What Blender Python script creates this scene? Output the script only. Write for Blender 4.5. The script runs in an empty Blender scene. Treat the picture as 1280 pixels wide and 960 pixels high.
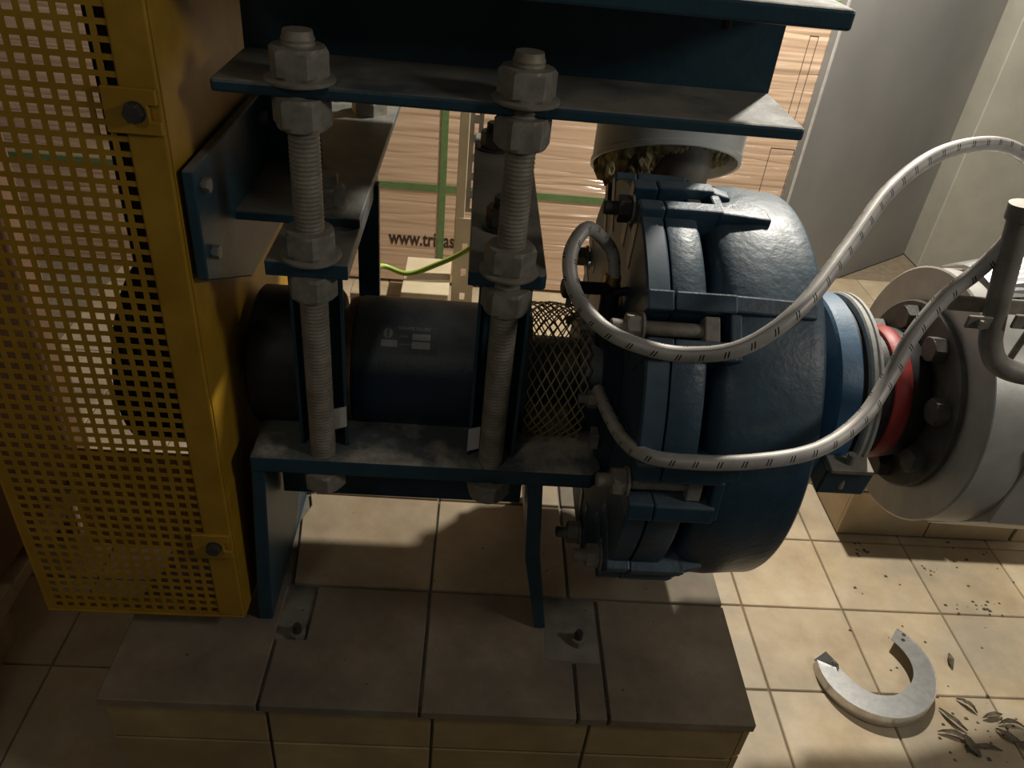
import bpy, bmesh, math, random
from mathutils import Vector, Matrix
random.seed(7)
scn = bpy.context.scene
COL = scn.collection
PI = math.pi

# ------------------------------------------------------------------ camera
def make_camera():
    pitch, yaw, roll = math.radians(-35.0), math.radians(4.86), math.radians(6.29)
    cp, sp, cy, sy = math.cos(pitch), math.sin(pitch), math.cos(yaw), math.sin(yaw)
    fwd = Vector((sy*cp, cy*cp, sp)); right = Vector((cy, -sy, 0)); up = right.cross(fwd)
    r2 = right*math.cos(roll) + up*math.sin(roll)
    u2 = -right*math.sin(roll) + up*math.cos(roll)
    cam = bpy.data.cameras.new('camera'); o = bpy.data.objects.new('camera', cam); COL.objects.link(o)
    m = Matrix((r2, u2, -fwd)).transposed().to_4x4(); m.translation = (0, 0, 1.6)
    o.matrix_world = m
    cam.sensor_width = 36; cam.lens = 984/1280*36; cam.clip_start = .02
    scn.camera = o
make_camera()

# ------------------------------------------------------------------ world, lamps, exposure
w = bpy.data.worlds.new('world'); scn.world = w; w.use_nodes = True
w.node_tree.nodes['Background'].inputs[0].default_value = (1.0, .97, .87, 1)
w.node_tree.nodes['Background'].inputs[1].default_value = .034
scn.view_settings.view_transform = 'Standard'; scn.view_settings.look = 'None'
scn.view_settings.gamma = 1; scn.view_settings.use_curve_mapping = False
scn.view_settings.exposure = 0.0
def lamp(name, loc, watts, col, size):
    l = bpy.data.lights.new(name, 'POINT'); l.energy = watts; l.color = col; l.shadow_soft_size = size
    o = bpy.data.objects.new(name, l); COL.objects.link(o); o.location = loc
lamp('rear_ceiling_lamp', (1.12, 2.32, 2.36), 215, (1, .94, .83), .05)
lamp('front_room_lamp', (1.95, .10, 2.20), 33, (1, .95, .86), .2)
lamp('left_fill_light', (-1.0, -.7, 2.5), 9, (1, .92, .78), .2)  # added fill that brightens the left floor, guard front and pallet

# ------------------------------------------------------------------ materials
MATS = {}
def new_mat(name):
    m = bpy.data.materials.new(name); m.use_nodes = True
    MATS[name] = m
    nt = m.node_tree
    return m, nt, nt.nodes['Principled BSDF']
def noise(nt, scale, detail=4, rough=.6, coords='Object', stretch=None):
    tc = nt.nodes.new('ShaderNodeTexCoord'); n = nt.nodes.new('ShaderNodeTexNoise')
    n.inputs['Scale'].default_value = scale; n.inputs['Detail'].default_value = detail; n.inputs['Roughness'].default_value = rough
    if coords == 'World':
        g = nt.nodes.new('ShaderNodeNewGeometry'); src = g.outputs['Position']
    else:
        src = tc.outputs[coords]
    if stretch:
        mp = nt.nodes.new('ShaderNodeMapping'); mp.inputs['Scale'].default_value = stretch
        nt.links.new(src, mp.inputs['Vector']); src = mp.outputs['Vector']
    nt.links.new(src, n.inputs['Vector'])
    return n
def ramp(nt, src, stops):
    r = nt.nodes.new('ShaderNodeValToRGB'); e = r.color_ramp.elements
    while len(e) < len(stops): e.new(.5)
    for el, (p, c) in zip(e, stops):
        el.position = p; el.color = (*c, 1) if len(c) == 3 else c
    nt.links.new(src, r.inputs['Fac']); return r
def cmix(nt, fac, a, b):
    m = nt.nodes.new('ShaderNodeMix'); m.data_type = 'RGBA'
    fs, A, B = m.inputs[0], m.inputs[6], m.inputs[7]
    for sock, v in ((fs, fac), (A, a), (B, b)):
        if isinstance(v, (int, float)): sock.default_value = v
        elif isinstance(v, tuple): sock.default_value = (*v, 1)
        else: nt.links.new(v, sock)
    return m.outputs[2]
def bump(nt, b, src, strength, dist=.002):
    n = nt.nodes.new('ShaderNodeBump'); n.inputs['Strength'].default_value = strength; n.inputs['Distance'].default_value = dist
    nt.links.new(src, n.inputs['Height']); nt.links.new(n.outputs[0], b.inputs['Normal'])
def simple(name, c1, c2, scale=30, rough=.5, metal=0.0, bmp=.15, coat=0.0, coords='World', bscale=None):
    m, nt, b = new_mat(name)
    n = noise(nt, scale, coords=coords)
    r = ramp(nt, n.outputs['Fac'], [(.35, c1), (.68, c2)])
    nt.links.new(r.outputs[0], b.inputs['Base Color'])
    b.inputs['Roughness'].default_value = rough; b.inputs['Metallic'].default_value = metal
    b.inputs['Coat Weight'].default_value = coat
    if bmp:
        n2 = noise(nt, bscale or scale*4, coords=coords); bump(nt, b, n2.outputs['Fac'], bmp)
    return m
def dusty(name, c1, c2, dust, amount, rough=.42, metal=0.0, bmp=.2, scale=25, bscale=90, lo=.55, hi=.95, p0=.33, p1=.62, pmin=.35, pscale=11):
    """paint with settled dust on faces that look upwards"""
    m, nt, b = new_mat(name)
    n = noise(nt, scale, coords='World'); r = ramp(nt, n.outputs['Fac'], [(.35, c1), (.68, c2)])
    g = nt.nodes.new('ShaderNodeNewGeometry'); sx = nt.nodes.new('ShaderNodeSeparateXYZ')
    nt.links.new(g.outputs['Normal'], sx.inputs[0])
    up = ramp(nt, sx.outputs['Z'], [(lo, (0, 0, 0)), (hi, (1, 1, 1))])
    n3 = noise(nt, pscale, 6, .65, coords='World'); pat = ramp(nt, n3.outputs['Fac'], [(p0, (pmin,)*3), (p1, (1, 1, 1))])
    mu = nt.nodes.new('ShaderNodeMath'); mu.operation = 'MULTIPLY'
    nt.links.new(up.outputs[0], mu.inputs[0]); nt.links.new(pat.outputs[0], mu.inputs[1])
    mu2 = nt.nodes.new('ShaderNodeMath'); mu2.operation = 'MULTIPLY'; mu2.inputs[1].default_value = amount
    nt.links.new(mu.outputs[0], mu2.inputs[0])
    col = cmix(nt, mu2.outputs[0], r.outputs[0], dust)
    nt.links.new(col, b.inputs['Base Color'])
    rr = nt.nodes.new('ShaderNodeMapRange'); rr.inputs['To Min'].default_value = rough; rr.inputs['To Max'].default_value = .9
    nt.links.new(mu2.outputs[0], rr.inputs['Value']); nt.links.new(rr.outputs[0], b.inputs['Roughness'])
    b.inputs['Metallic'].default_value = metal
    n2 = noise(nt, bscale, 3, coords='World'); bump(nt, b, n2.outputs['Fac'], bmp, .003)
    return m
DUST = (.30, .26, .20)
blue = dusty('blue_paint', (.013, .045, .066), (.019, .058, .084), DUST, .8)
cast = dusty('blue_cast_paint', (.014, .042, .070), (.021, .058, .092), (.26, .30, .33), .38, rough=.34, bmp=.45, bscale=55, lo=.1, hi=1.0)
cover_paint = dusty('blue_cover_paint', (.014, .042, .070), (.021, .058, .092), (.26, .30, .33), .38, rough=.45, bmp=.06, bscale=55, lo=.1, hi=1.0)
base_blue = dusty('blue_base_paint', (.012, .044, .066), (.018, .056, .084), (.52, .47, .38), .95, lo=.7, p0=.47, p1=.60, pmin=.22, pscale=7)
house_blue = dusty('housing_paint', (.008, .022, .04), (.014, .034, .058), (.36, .37, .36), .6, rough=.4, lo=.35, hi=1.0)
flange_blue = dusty('flange_paint', (.05, .13, .24), (.07, .17, .29), (.4, .42, .42), .3, rough=.4)
yellow = simple('yellow_paint', (.35, .19, .010), (.45, .25, .017), 14, .5, 0, .12)
zinc = dusty('zinc_steel', (.20, .185, .155), (.33, .305, .255), (.28, .25, .2), .5, rough=.6, metal=.25, bmp=.2, scale=45)
rodsteel = simple('threaded_steel', (.20, .175, .135), (.33, .29, .225), 40, .62, .2, .2)
black = simple('black_rubber', (.008, .008, .009), (.018, .018, .018), 40, .55)
flangesteel = simple('weathered_flange', (.075, .07, .062), (.13, .12, .105), 30, .6, .25, .3)
darksteel = simple('dark_steel', (.035, .033, .03), (.075, .07, .06), 35, .55, .3, .3)
alu = simple('aluminium_cladding', (.44, .43, .40), (.55, .53, .49), 18, .42, .3, .12)
jacketmat = simple('bounce_lit_jacket', (.66, .65, .62), (.76, .75, .72), 14, .45, .15, .08)  # cladding colour raised to stand in for light bounced off the carton
alumatt = simple('matt_aluminium', (.34, .34, .335), (.42, .42, .41), 60, .34, .85, .05)
alubright = simple('bright_aluminium', (.55, .55, .54), (.68, .68, .67), 60, .3, .9, .06)
steelpipe = simple('grey_steel_pipe', (.22, .2, .17), (.34, .31, .27), 22, .55, .3, .2)
greyring = simple('grey_ring_paint', (.33, .33, .31), (.44, .43, .40), 40, .6, .1, .2)
red = simple('red_rubber', (.30, .028, .026), (.42, .05, .045), 30, .5)
wool = simple('mineral_wool', (.26, .20, .09), (.68, .57, .32), 38, .95, 0, .9, bscale=120)
card = None
def cardboard_mat(name, c1, c2, gloss):
    m, nt, b = new_mat(name)
    n = noise(nt, 3.2, 6, .6, 'Object', (.5, 1, 5)); r = ramp(nt, n.outputs['Fac'], [(.3, c1), (.7, c2)])
    nt.links.new(r.outputs[0], b.inputs['Base Color']); b.inputs['Roughness'].default_value = .6
    b.inputs['Coat Weight'].default_value = gloss; b.inputs['Coat Roughness'].default_value = .16
    n2 = noise(nt, 1.7, 2, .5, 'Object', (.8, 1, 11))
    rid = nt.nodes.new('ShaderNodeMath'); rid.operation = 'SUBTRACT'; rid.inputs[1].default_value = .5; nt.links.new(n2.outputs['Fac'], rid.inputs[0])
    ab = nt.nodes.new('ShaderNodeMath'); ab.operation = 'ABSOLUTE'; nt.links.new(rid.outputs[0], ab.inputs[0])
    bp = nt.nodes.new('ShaderNodeBump'); bp.inputs['Strength'].default_value = 1.0; bp.inputs['Distance'].default_value = .12
    nt.links.new(ab.outputs[0], bp.inputs['Height']); nt.links.new(bp.outputs[0], b.inputs['Coat Normal'])
    bp2 = nt.nodes.new('ShaderNodeBump'); bp2.inputs['Strength'].default_value = .5; bp2.inputs['Distance'].default_value = .03
    nt.links.new(ab.outputs[0], bp2.inputs['Height']); nt.links.new(bp2.outputs[0], b.inputs['Normal'])
    return m
card = cardboard_mat('wrapped_cardboard', (.58, .40, .27), (.63, .445, .305), 1.0)
card2 = simple('plain_cardboard', (.14, .075, .035), (.2, .11, .055), 9, .8, 0, .1)
strapgreen = simple('green_strap', (.10, .17, .06), (.14, .22, .085), 50, .5)
ink = simple('brown_ink', (.035, .02, .012), (.06, .035, .02), 80, .8, 0, 0)
wood = simple('pale_wood', (.36, .27, .16), (.5, .39, .25), 14, .75, 0, .3)
cream = simple('cream_board', (.62, .52, .34), (.72, .62, .43), 9, .7, 0, .2)
panelgrey = simple('grey_panel_paint', (.235, .23, .22), (.275, .268, .258), 3, .55, 0, .05)
pillar = simple('pale_plaster', (.36, .345, .285), (.42, .40, .335), 6, .8, 0, .25)
wallmat = simple('grey_plaster', (.20, .19, .165), (.25, .24, .21), 5, .85, 0, .25)
concrete = simple('cement', (.13, .12, .10), (.22, .20, .165), 16, .95, 0, .6, bscale=60)
grout = simple('grout', (.20, .155, .105), (.28, .22, .15), 30, .95, 0, .5)
brass = simple('brass', (.35, .22, .06), (.5, .33, .1), 40, .4, .8, .1)
meshmat = simple('brass_wire', (.36, .29, .12), (.5, .41, .19), 60, .5, .35, .2)
white = simple('white_sticker', (.5, .48, .45), (.62, .6, .56), 40, .6, 0, 0)
plategrey = simple('nameplate_print', (.42, .42, .40), (.5, .5, .48), 60, .6, 0, 0)
leaf = simple('dry_leaf', (.09, .075, .05), (.2, .17, .12), 60, .9, 0, .4)
wiremat = simple('green_yellow_insulation', (.42, .62, .10), (.5, .7, .16), 30, .4, 0, 0)
rust = simple('rust', (.22, .10, .04), (.40, .22, .11), 50, .9, 0, .5)

def tile_mat(name, c1, c2, c3, dirt, dirt_amt, rough):
    m, nt, b = new_mat(name)
    oi = nt.nodes.new('ShaderNodeObjectInfo')
    n = noise(nt, 7, 7, .62, coords='World')
    r = ramp(nt, n.outputs['Fac'], [(.3, c1), (.52, c2), (.72, c3)])
    n2 = noise(nt, 2.6, 6, .7, coords='World'); d = ramp(nt, n2.outputs['Fac'], [(.40, (0, 0, 0)), (.64, (dirt_amt,)*3)])
    col = cmix(nt, d.outputs[0], r.outputs[0], dirt)
    hs = nt.nodes.new('ShaderNodeHueSaturation')
    mr = nt.nodes.new('ShaderNodeMapRange'); mr.inputs['To Min'].default_value = .9; mr.inputs['To Max'].default_value = 1.1
    nt.links.new(oi.outputs['Random'], mr.inputs['Value']); nt.links.new(mr.outputs[0], hs.inputs['Value'])
    nt.links.new(col, hs.inputs['Color']); nt.links.new(hs.outputs[0], b.inputs['Base Color'])
    b.inputs['Roughness'].default_value = rough
    n3 = noise(nt, 45, 4, .6, coords='World'); bump(nt, b, n3.outputs['Fac'], .12)
    return m
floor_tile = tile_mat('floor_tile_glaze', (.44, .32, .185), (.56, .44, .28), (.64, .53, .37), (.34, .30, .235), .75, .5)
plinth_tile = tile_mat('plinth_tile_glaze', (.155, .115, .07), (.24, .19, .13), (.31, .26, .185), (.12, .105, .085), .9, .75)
lit_strip_tile = tile_mat('plinth_lit_strip_glaze', (.30, .22, .13), (.40, .31, .20), (.48, .39, .27), (.22, .18, .13), .7, .7)  # less dirty tile under the frame, colour raised further for the lit strip
front_tile = tile_mat('plinth_front_glaze', (.33, .225, .085), (.43, .305, .135), (.50, .37, .18), (.22, .17, .10), .7, .6)

def hose_mat():
    m, nt, b = new_mat('braided_steel')
    uv = nt.nodes.new('ShaderNodeUVMap'); sx = nt.nodes.new('ShaderNodeSeparateXYZ'); nt.links.new(uv.outputs[0], sx.inputs[0])
    def math_(op, a, c=None):
        n = nt.nodes.new('ShaderNodeMath'); n.operation = op
        for i, v in enumerate((a, c)):
            if v is None: continue
            if isinstance(v, (int, float)): n.inputs[i].default_value = v
            else: nt.links.new(v, n.inputs[i])
        return n.outputs[0]
    U, V = sx.outputs['X'], sx.outputs['Y']
    slant = math_('ADD', math_('MULTIPLY', U, 1/.030), math_('MULTIPLY', V, 1.0))
    fr = math_('FRACT', slant)
    a = math_('LESS_THAN', fr, .055); c = math_('LESS_THAN', math_('ABSOLUTE', math_('SUBTRACT', fr, .16)), .03)
    dash = math_('MAXIMUM', a, c)
    v4 = math_('FRACT', math_('MULTIPLY', V, 3.0)); band = math_('LESS_THAN', math_('ABSOLUTE', math_('SUBTRACT', v4, .5)), .2)
    mask = math_('MULTIPLY', dash, band)
    n = noise(nt, 30, 4, coords='World'); r = ramp(nt, n.outputs['Fac'], [(.35, (.46, .43, .40)), (.7, (.62, .59, .55))])
    col = cmix(nt, mask, r.outputs[0], (.02, .018, .016))
    nt.links.new(col, b.inputs['Base Color']); b.inputs['Roughness'].default_value = .5; b.inputs['Metallic'].default_value = .3
    # woven braid relief
    w1 = math_('SINE', math_('ADD', math_('MULTIPLY', U, 1800), math_('MULTIPLY', V, 75.4)))
    w2 = math_('SINE', math_('SUBTRACT', math_('MULTIPLY', U, 1800), math_('MULTIPLY', V, 75.4)))
    bump(nt, b, math_('MULTIPLY', w1, w2), .15, .0006)
    return m
hosemat = hose_mat()

# ------------------------------------------------------------------ mesh helpers
def link(name, me, mat, parent=None, smooth=False):
    me.materials.append(mat)
    if smooth:
        for p in me.polygons: p.use_smooth = True
        try: me.set_sharp_from_angle(angle=math.radians(38))
        except Exception: pass
    o = bpy.data.objects.new(name, me); COL.objects.link(o)
    if parent is not None:
        o.parent = parent; o.matrix_parent_inverse = parent_world(parent).inverted()
    return o
def parent_world(o):
    m = o.matrix_basis.copy()
    while o.parent:
        m = parent_world(o.parent) @ o.matrix_parent_inverse @ m
        break
    return m
def mesh(name, verts, faces, mat, parent=None, smooth=False, bev=0, seg=1):
    me = bpy.data.meshes.new(name); me.from_pydata([tuple(v) for v in verts], [], faces)
    bm = bmesh.new(); bm.from_mesh(me)
    bmesh.ops.recalc_face_normals(bm, faces=bm.faces)
    if bev:
        bmesh.ops.bevel(bm, geom=list(bm.edges), offset=bev, segments=seg, affect='EDGES', profile=.5, clamp_overlap=True)
    bm.to_mesh(me); bm.free()
    return link(name, me, mat, parent, smooth)
BF = [(0, 1, 3, 2), (4, 6, 7, 5), (0, 4, 5, 1), (2, 3, 7, 6), (0, 2, 6, 4), (1, 5, 7, 3)]
def box(name, lo, hi, mat, parent=None, bev=.002, seg=1):
    v = [(x, y, z) for x in (lo[0], hi[0]) for y in (lo[1], hi[1]) for z in (lo[2], hi[2])]
    return mesh(name, v, BF, mat, parent, bev=bev, seg=seg)
def frame_for(axis):
    a = Vector(axis).normalized()
    t = Vector((0, 0, 1)) if abs(a.z) < .9 else Vector((1, 0, 0))
    u = t.cross(a).normalized(); v = a.cross(u)
    return a, u, v
def lathe(name, origin, axis, prof, mat, parent=None, seg=40, smooth=True, closed=False, rfun=None):
    """prof: list of (distance along axis, radius); end caps are closed"""
    a, u, v = frame_for(axis); o = Vector(origin); verts = []; faces = []
    for (d, r) in prof:
        for k in range(seg):
            t = 2*PI*k/seg; rr = r*(rfun(t, d) if rfun else 1)
            verts.append(o + a*d + (u*math.cos(t) + v*math.sin(t))*rr)
    n = len(prof)
    for i in range(n-1 + (1 if closed else 0)):
        j = (i+1) % n
        for k in range(seg):
            k2 = (k+1) % seg
            faces.append((i*seg+k, i*seg+k2, j*seg+k2, j*seg+k))
    if not closed:
        faces.append(tuple(range(seg))[::-1]); faces.append(tuple((n-1)*seg+k for k in range(seg)))
    return mesh(name, verts, faces, mat, parent, smooth=smooth)
def ring(name, origin, axis, d0, d1, r0, r1, mat, parent=None, seg=48, ch=.0015):
    return lathe(name, origin, axis, [(d0, r0), (d0, r1-ch), (d0+ch, r1), (d1-ch, r1), (d1, r1-ch), (d1, r0)], mat, parent, seg, closed=True)
def hexa(name, base, axis, flats, h, mat, parent=None, rot=0.0, hole=0.0):
    a, u, v = frame_for(axis); o = Vector(base); seg = 24; verts = []; faces = []
    def R(t):
        tt = (t % (PI/3)) - PI/6; return flats/2/math.cos(tt)
    c = h*.12
    rows = [(0, lambda t: min(R(t), flats/2*1.01)), (c, R), (h-c, R), (h, lambda t: min(R(t), flats/2*1.01))]
    for d, f in rows:
        for k in range(seg):
            t = 2*PI*k/seg; r = f(t)
            verts.append(o + a*d + (u*math.cos(t+rot) + v*math.sin(t+rot))*r)
    for i in range(3):
        for k in range(seg):
            k2 = (k+1) % seg; faces.append((i*seg+k, i*seg+k2, (i+1)*seg+k2, (i+1)*seg+k))
    faces.append(tuple(range(seg))[::-1]); faces.append(tuple(3*seg+k for k in range(seg)))
    return mesh(name, verts, faces, mat, parent)
def prism(name, poly, axis, d0, d1, mat, parent=None, bev=.002, seg=1):
    """poly in the two other axes (cyclic order), extruded along axis 0/1/2"""
    verts = []
    for d in (d0, d1):
        for (p, q) in poly:
            c = [0, 0, 0]; c[axis] = d; c[(axis+1) % 3] = p; c[(axis+2) % 3] = q; verts.append(c)
    n = len(poly); faces = [tuple(range(n))[::-1], tuple(range(n, 2*n))]
    for i in range(n):
        j = (i+1) % n; faces.append((i, j, n+j, n+i))
    return mesh(name, verts, faces, mat, parent, bev=bev, seg=seg)
def catmull(pts, per=10):
    P = [Vector(p) for p in pts]; P = [P[0]*2-P[1]] + P + [P[-1]*2-P[-2]]; out = []
    for i in range(1, len(P)-2):
        a, b, c, d = P[i-1:i+3]
        for k in range(per):
            t = k/per
            out.append(.5*((2*b) + (c-a)*t + (2*a-5*b+4*c-d)*t*t + (3*b-3*c+d-a)*t**3))
    out.append(P[-2]); return out
def tube(name, path, r, mat, parent=None, seg=14, caps=True, smooth=True, r_end=None):
    P = [Vector(p) for p in path]; n = len(P); verts = []; faces = []; us = [0.0]
    for i in range(1, n): us.append(us[-1] + (P[i]-P[i-1]).length)
    T = [(P[min(i+1, n-1)]-P[max(i-1, 0)]).normalized() for i in range(n)]
    ref = Vector((0, 0, 1)) if abs(T[0].z) < .9 else Vector((1, 0, 0))
    U = ref.cross(T[0]).normalized()
    for i in range(n):
        U = (U - T[i]*U.dot(T[i])).normalized(); V = T[i].cross(U)
        rr = r if r_end is None else r + (r_end-r)*i/(n-1)
        for k in range(seg):
            t = 2*PI*k/seg; verts.append(P[i] + (U*math.cos(t)+V*math.sin(t))*rr)
    for i in range(n-1):
        for k in range(seg):
            k2 = (k+1) % seg; faces.append((i*seg+k, i*seg+k2, (i+1)*seg+k2, (i+1)*seg+k))
    nq = len(faces)
    if caps:
        faces.append(tuple(range(seg))[::-1]); faces.append(tuple((n-1)*seg+k for k in range(seg)))
    me = bpy.data.meshes.new(name); me.from_pydata([tuple(v) for v in verts], [], faces)
    uv = me.uv_layers.new(name='UVMap')
    for fi, p in enumerate(me.polygons):
        if fi >= nq: continue
        i, k = divmod(fi, seg)
        for li, (ii, kk) in zip(p.loop_indices, ((i, k), (i, k+1), (i+1, k+1), (i+1, k))):
            uv.data[li].uv = (us[ii], kk/seg)
    return link(name, me, mat, parent, smooth)
def text_mesh(name, body, size, mat, parent, matrix, depth=.0004, bold=True):
    cu = bpy.data.curves.new(name, 'FONT'); cu.body = body; cu.size = size; cu.extrude = depth
    if bold: cu.offset = size*.018
    cu.align_x = 'LEFT'; cu.align_y = 'CENTER'
    tmp = bpy.data.objects.new(name+'_tmp', cu); COL.objects.link(tmp)
    dg = bpy.context.evaluated_depsgraph_get(); dg.update()
    me = bpy.data.meshes.new_from_object(tmp.evaluated_get(dg)); bpy.data.objects.remove(tmp)
    me.transform(matrix); me.name = name
    return link(name, me, mat, parent)
def thing(name, label, cat, loc=(0, 0, 0), group=None):
    o = bpy.data.objects.new(name, None); COL.objects.link(o); o.location = loc; o.empty_display_size = .05
    return tag(o, label, cat, group)
def tag(o, label, cat=None, group=None, kind=None):
    if label: o['label'] = label
    if cat: o['category'] = cat
    if group: o['group'] = group
    if kind: o['kind'] = kind
    return o

# ================================================================== FLOOR
floor = box('floor', (-1.9, .2, -.06), (3.6, 4.7, -.004), grout, bev=0); tag(floor, None, kind='structure')
TX, TY = .2725, .2480  # most coordinates below were worked out offline from image pixels
tile_me = None
def floor_tiles():
    global tile_me
    for i in range(-8, 7):
        for j in range(-3, 9):
            x0, y0 = .778+i*TX, 1.087+j*TY
            cx, cy = x0+TX/2, y0+TY/2
            if -.50 < cx < .46 and .9 < cy < 1.7: continue       # covered by the plinth
            if abs(cx) > .25+cy*1.05+.25: continue
            if tile_me is None:
                g = .0021
                o = box('tile', (-TX/2+g, -TY/2+g, -.02), (TX/2-g, TY/2-g, 0), floor_tile, floor, bev=.0022); tile_me = o.data
            else:
                o = bpy.data.objects.new('tile', tile_me); COL.objects.link(o); o.parent = floor
            o.location = (cx, cy, 0); o.rotation_euler = (random.uniform(-.002, .002), random.uniform(-.002, .002), 0)
floor_tiles()

# ================================================================== WALLS BEHIND
tag(box('wall_back', (-1.9, 4.55, -.004), (3.6, 4.65, 2.8), wallmat, bev=0), None, kind='structure')
def panel_wall():
    A, B = Vector((1.262, 2.955)), Vector((2.36, 3.73)); d = (B-A).normalized(); n = Vector((-d.y, d.x))*.03
    poly = [A, B, B+n, A+n]
    o = prism('wall_right', [(p.x, p.y) for p in poly], 2, .0, 2.6, panelgrey, bev=.003); tag(o, None, kind='structure')
    e = Vector((d.x, d.y))*.012
    q = [A-e*.2, A+e, A+e-n*.15, A-e*.2-n*.15]
    prism('edge_strip', [(p.x, p.y) for p in q], 2, .0, 2.6, white, o, bev=.0005)
panel_wall()
tag(box('trim_1', (2.25, 3.50, 0), (2.63, 3.72, 2.7), pillar, bev=.004), None, kind='structure')
tag(box('trim_2', (2.63, 3.66, 0), (3.5, 3.72, 2.7), wallmat, bev=0), None, kind='structure')

# ================================================================== PUMP PLINTH
PZ = .36
plinth = thing('tiled_plinth', 'low tiled plinth carrying the blue pump and its frame', 'plinth', (0, 1.28, 0))
box('core', (-.555, .785, 0), (.548, 1.795, PZ-.007), concrete, plinth, bev=0)
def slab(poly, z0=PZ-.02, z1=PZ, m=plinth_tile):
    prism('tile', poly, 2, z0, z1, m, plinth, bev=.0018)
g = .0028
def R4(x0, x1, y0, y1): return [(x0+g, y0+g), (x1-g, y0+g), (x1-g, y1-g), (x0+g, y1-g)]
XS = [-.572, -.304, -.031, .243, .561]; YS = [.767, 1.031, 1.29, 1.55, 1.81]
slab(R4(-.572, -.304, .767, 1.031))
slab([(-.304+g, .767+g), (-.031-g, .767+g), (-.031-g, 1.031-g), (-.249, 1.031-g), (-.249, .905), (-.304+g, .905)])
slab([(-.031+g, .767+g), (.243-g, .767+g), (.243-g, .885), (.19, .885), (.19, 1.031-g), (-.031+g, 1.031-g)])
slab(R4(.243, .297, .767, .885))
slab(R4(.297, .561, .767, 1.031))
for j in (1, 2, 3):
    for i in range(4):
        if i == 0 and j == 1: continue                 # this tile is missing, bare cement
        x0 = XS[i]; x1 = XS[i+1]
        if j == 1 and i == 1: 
            slab([(-.312, 1.165), (-.298, 1.034), (-.033, 1.034), (-.033, 1.287), (-.316, 1.287), (-.306, 1.25), (-.318, 1.21)], m=lit_strip_tile); continue
        slab(R4(x0, x1, YS[j], YS[j+1]), m=lit_strip_tile if i < 3 else plinth_tile)
FX = [-.566, -.292, -.008, .268, .547]
def front_course(z0, z1):
    for i in range(4):
        box('tile', (FX[i]+g, .777, z0+.003), (FX[i+1]-g, .79, z1-.003), front_tile, plinth, bev=.0015)
front_course(.237, .334); front_course(.118, .237); front_course(0, .118)
for s, x in ((-1, -.562), (1, .556)):
    for z0, z1 in ((0, .118), (.118, .237), (.237, .334)):
        for j in range(4):
            box('tile', (x-.006, YS[j]+.018, z0+.003), (x+.006, YS[j+1]-.003, z1-.003), front_tile, plinth, bev=.001)
def anchor(x, y, label):
    t = thing('anchor_bolt', label, 'bolt', (x, y, PZ-.012), 'anchor bolts in the plinth')
    lathe('stud', (x, y, PZ-.02), (0, 0, 1), [(0, .008), (.042, .008), (.046, .006)], darksteel, t, 12)
    hexa('nut', (x, y, PZ-.008), (0, 0, 1), .026, .016, concrete, t)
    lathe('washer', (x, y, PZ-.012), (0, 0, 1), [(0, .02), (.004, .02)], concrete, t, 20)
plinth.rotation_euler.z = -.0106; plinth.location.x += .006; plinth.location.y += .006
anchor(-.264, .925, 'cement-smeared anchor bolt beside the left frame leg')
anchor(.257, .935, 'dark anchor bolt in the cement patch right of the bent leg')

# second plinth on the right
pl2 = thing('side_plinth', 'tiled plinth edge behind the silver clad pipe at right', 'plinth', (1.8, 1.9, 0))
box('core', (1.146, 1.624, 0), (2.7, 2.35, .26), concrete, pl2, bev=0)
for i, x in enumerate([1.136, 1.40, 1.67, 1.94, 2.21]):
    box('tile', (x+.003 if i else x, 1.614, .004), (x+.262, 1.626, .165), floor_tile, pl2, bev=.0015)
    box('tile', (x+.003 if i else x, 1.614, .171), (x+.262, 1.626, .27), floor_tile, pl2, bev=.0015)
for j in range(3):
    y = 1.627+j*.25; box('tile', (1.136, y, .004), (1.148, y+.244, .27), floor_tile, pl2, bev=.0015)

# ================================================================== BASE FRAME
ZP = .762
fr = thing('pump_base_frame', 'low blue steel base frame with bent legs on the tiled plinth', 'frame', (0, 1.15, PZ))
prism('base_plate', [(-.318, .950), (.226, .950), (.243, .966), (.243, 1.375), (-.318, 1.375)], 2, .732, ZP, base_blue, fr, bev=.003, seg=2)
# cross-sections in (z, x) cyclic order for axis=1
prism('leg', [(.732, -.319), (.732, -.298), (.36, -.316), (.36, -.342)], 1, .955, 1.33, blue, fr, bev=.002)
prism('leg', [(.732, .126), (.732, .150), (.56, .164), (.362, .196), (.362, .176), (.55, .139)], 1, .957, 1.33, blue, fr, bev=.002)
box('apron', (-.3, 1.06, .588), (.128, 1.072, .734), blue, fr, bev=.001)
box('gusset', (.15, 1.20, .60), (.24, 1.215, .733), blue, fr, bev=.001)

# ---- pillars (half pipes), bars, rods, beams
def half_pipe(x, y, label, side):
    t = thing('half_pipe_post', label, 'post', (x, y, ZP), 'half pipe posts behind the front rods')
    ro, ri = .038, .033; poly = []
    for k in range(25):
        a = PI*k/24; poly.append((x+ro*math.cos(a), y+ro*math.sin(a)))
    for k in range(25):
        a = PI*(1-k/24); poly.append((x+ri*math.cos(a), y+ri*math.sin(a)))
    o = prism('pipe_shell', poly, 2, ZP, 1.084, blue, t, bev=0)
    return t
hpL = half_pipe(-.207, .990, 'blue half pipe post behind the left threaded rod', 1)
hpR = half_pipe(.061, .985, 'blue half pipe post behind the right threaded rod', -1)
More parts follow.
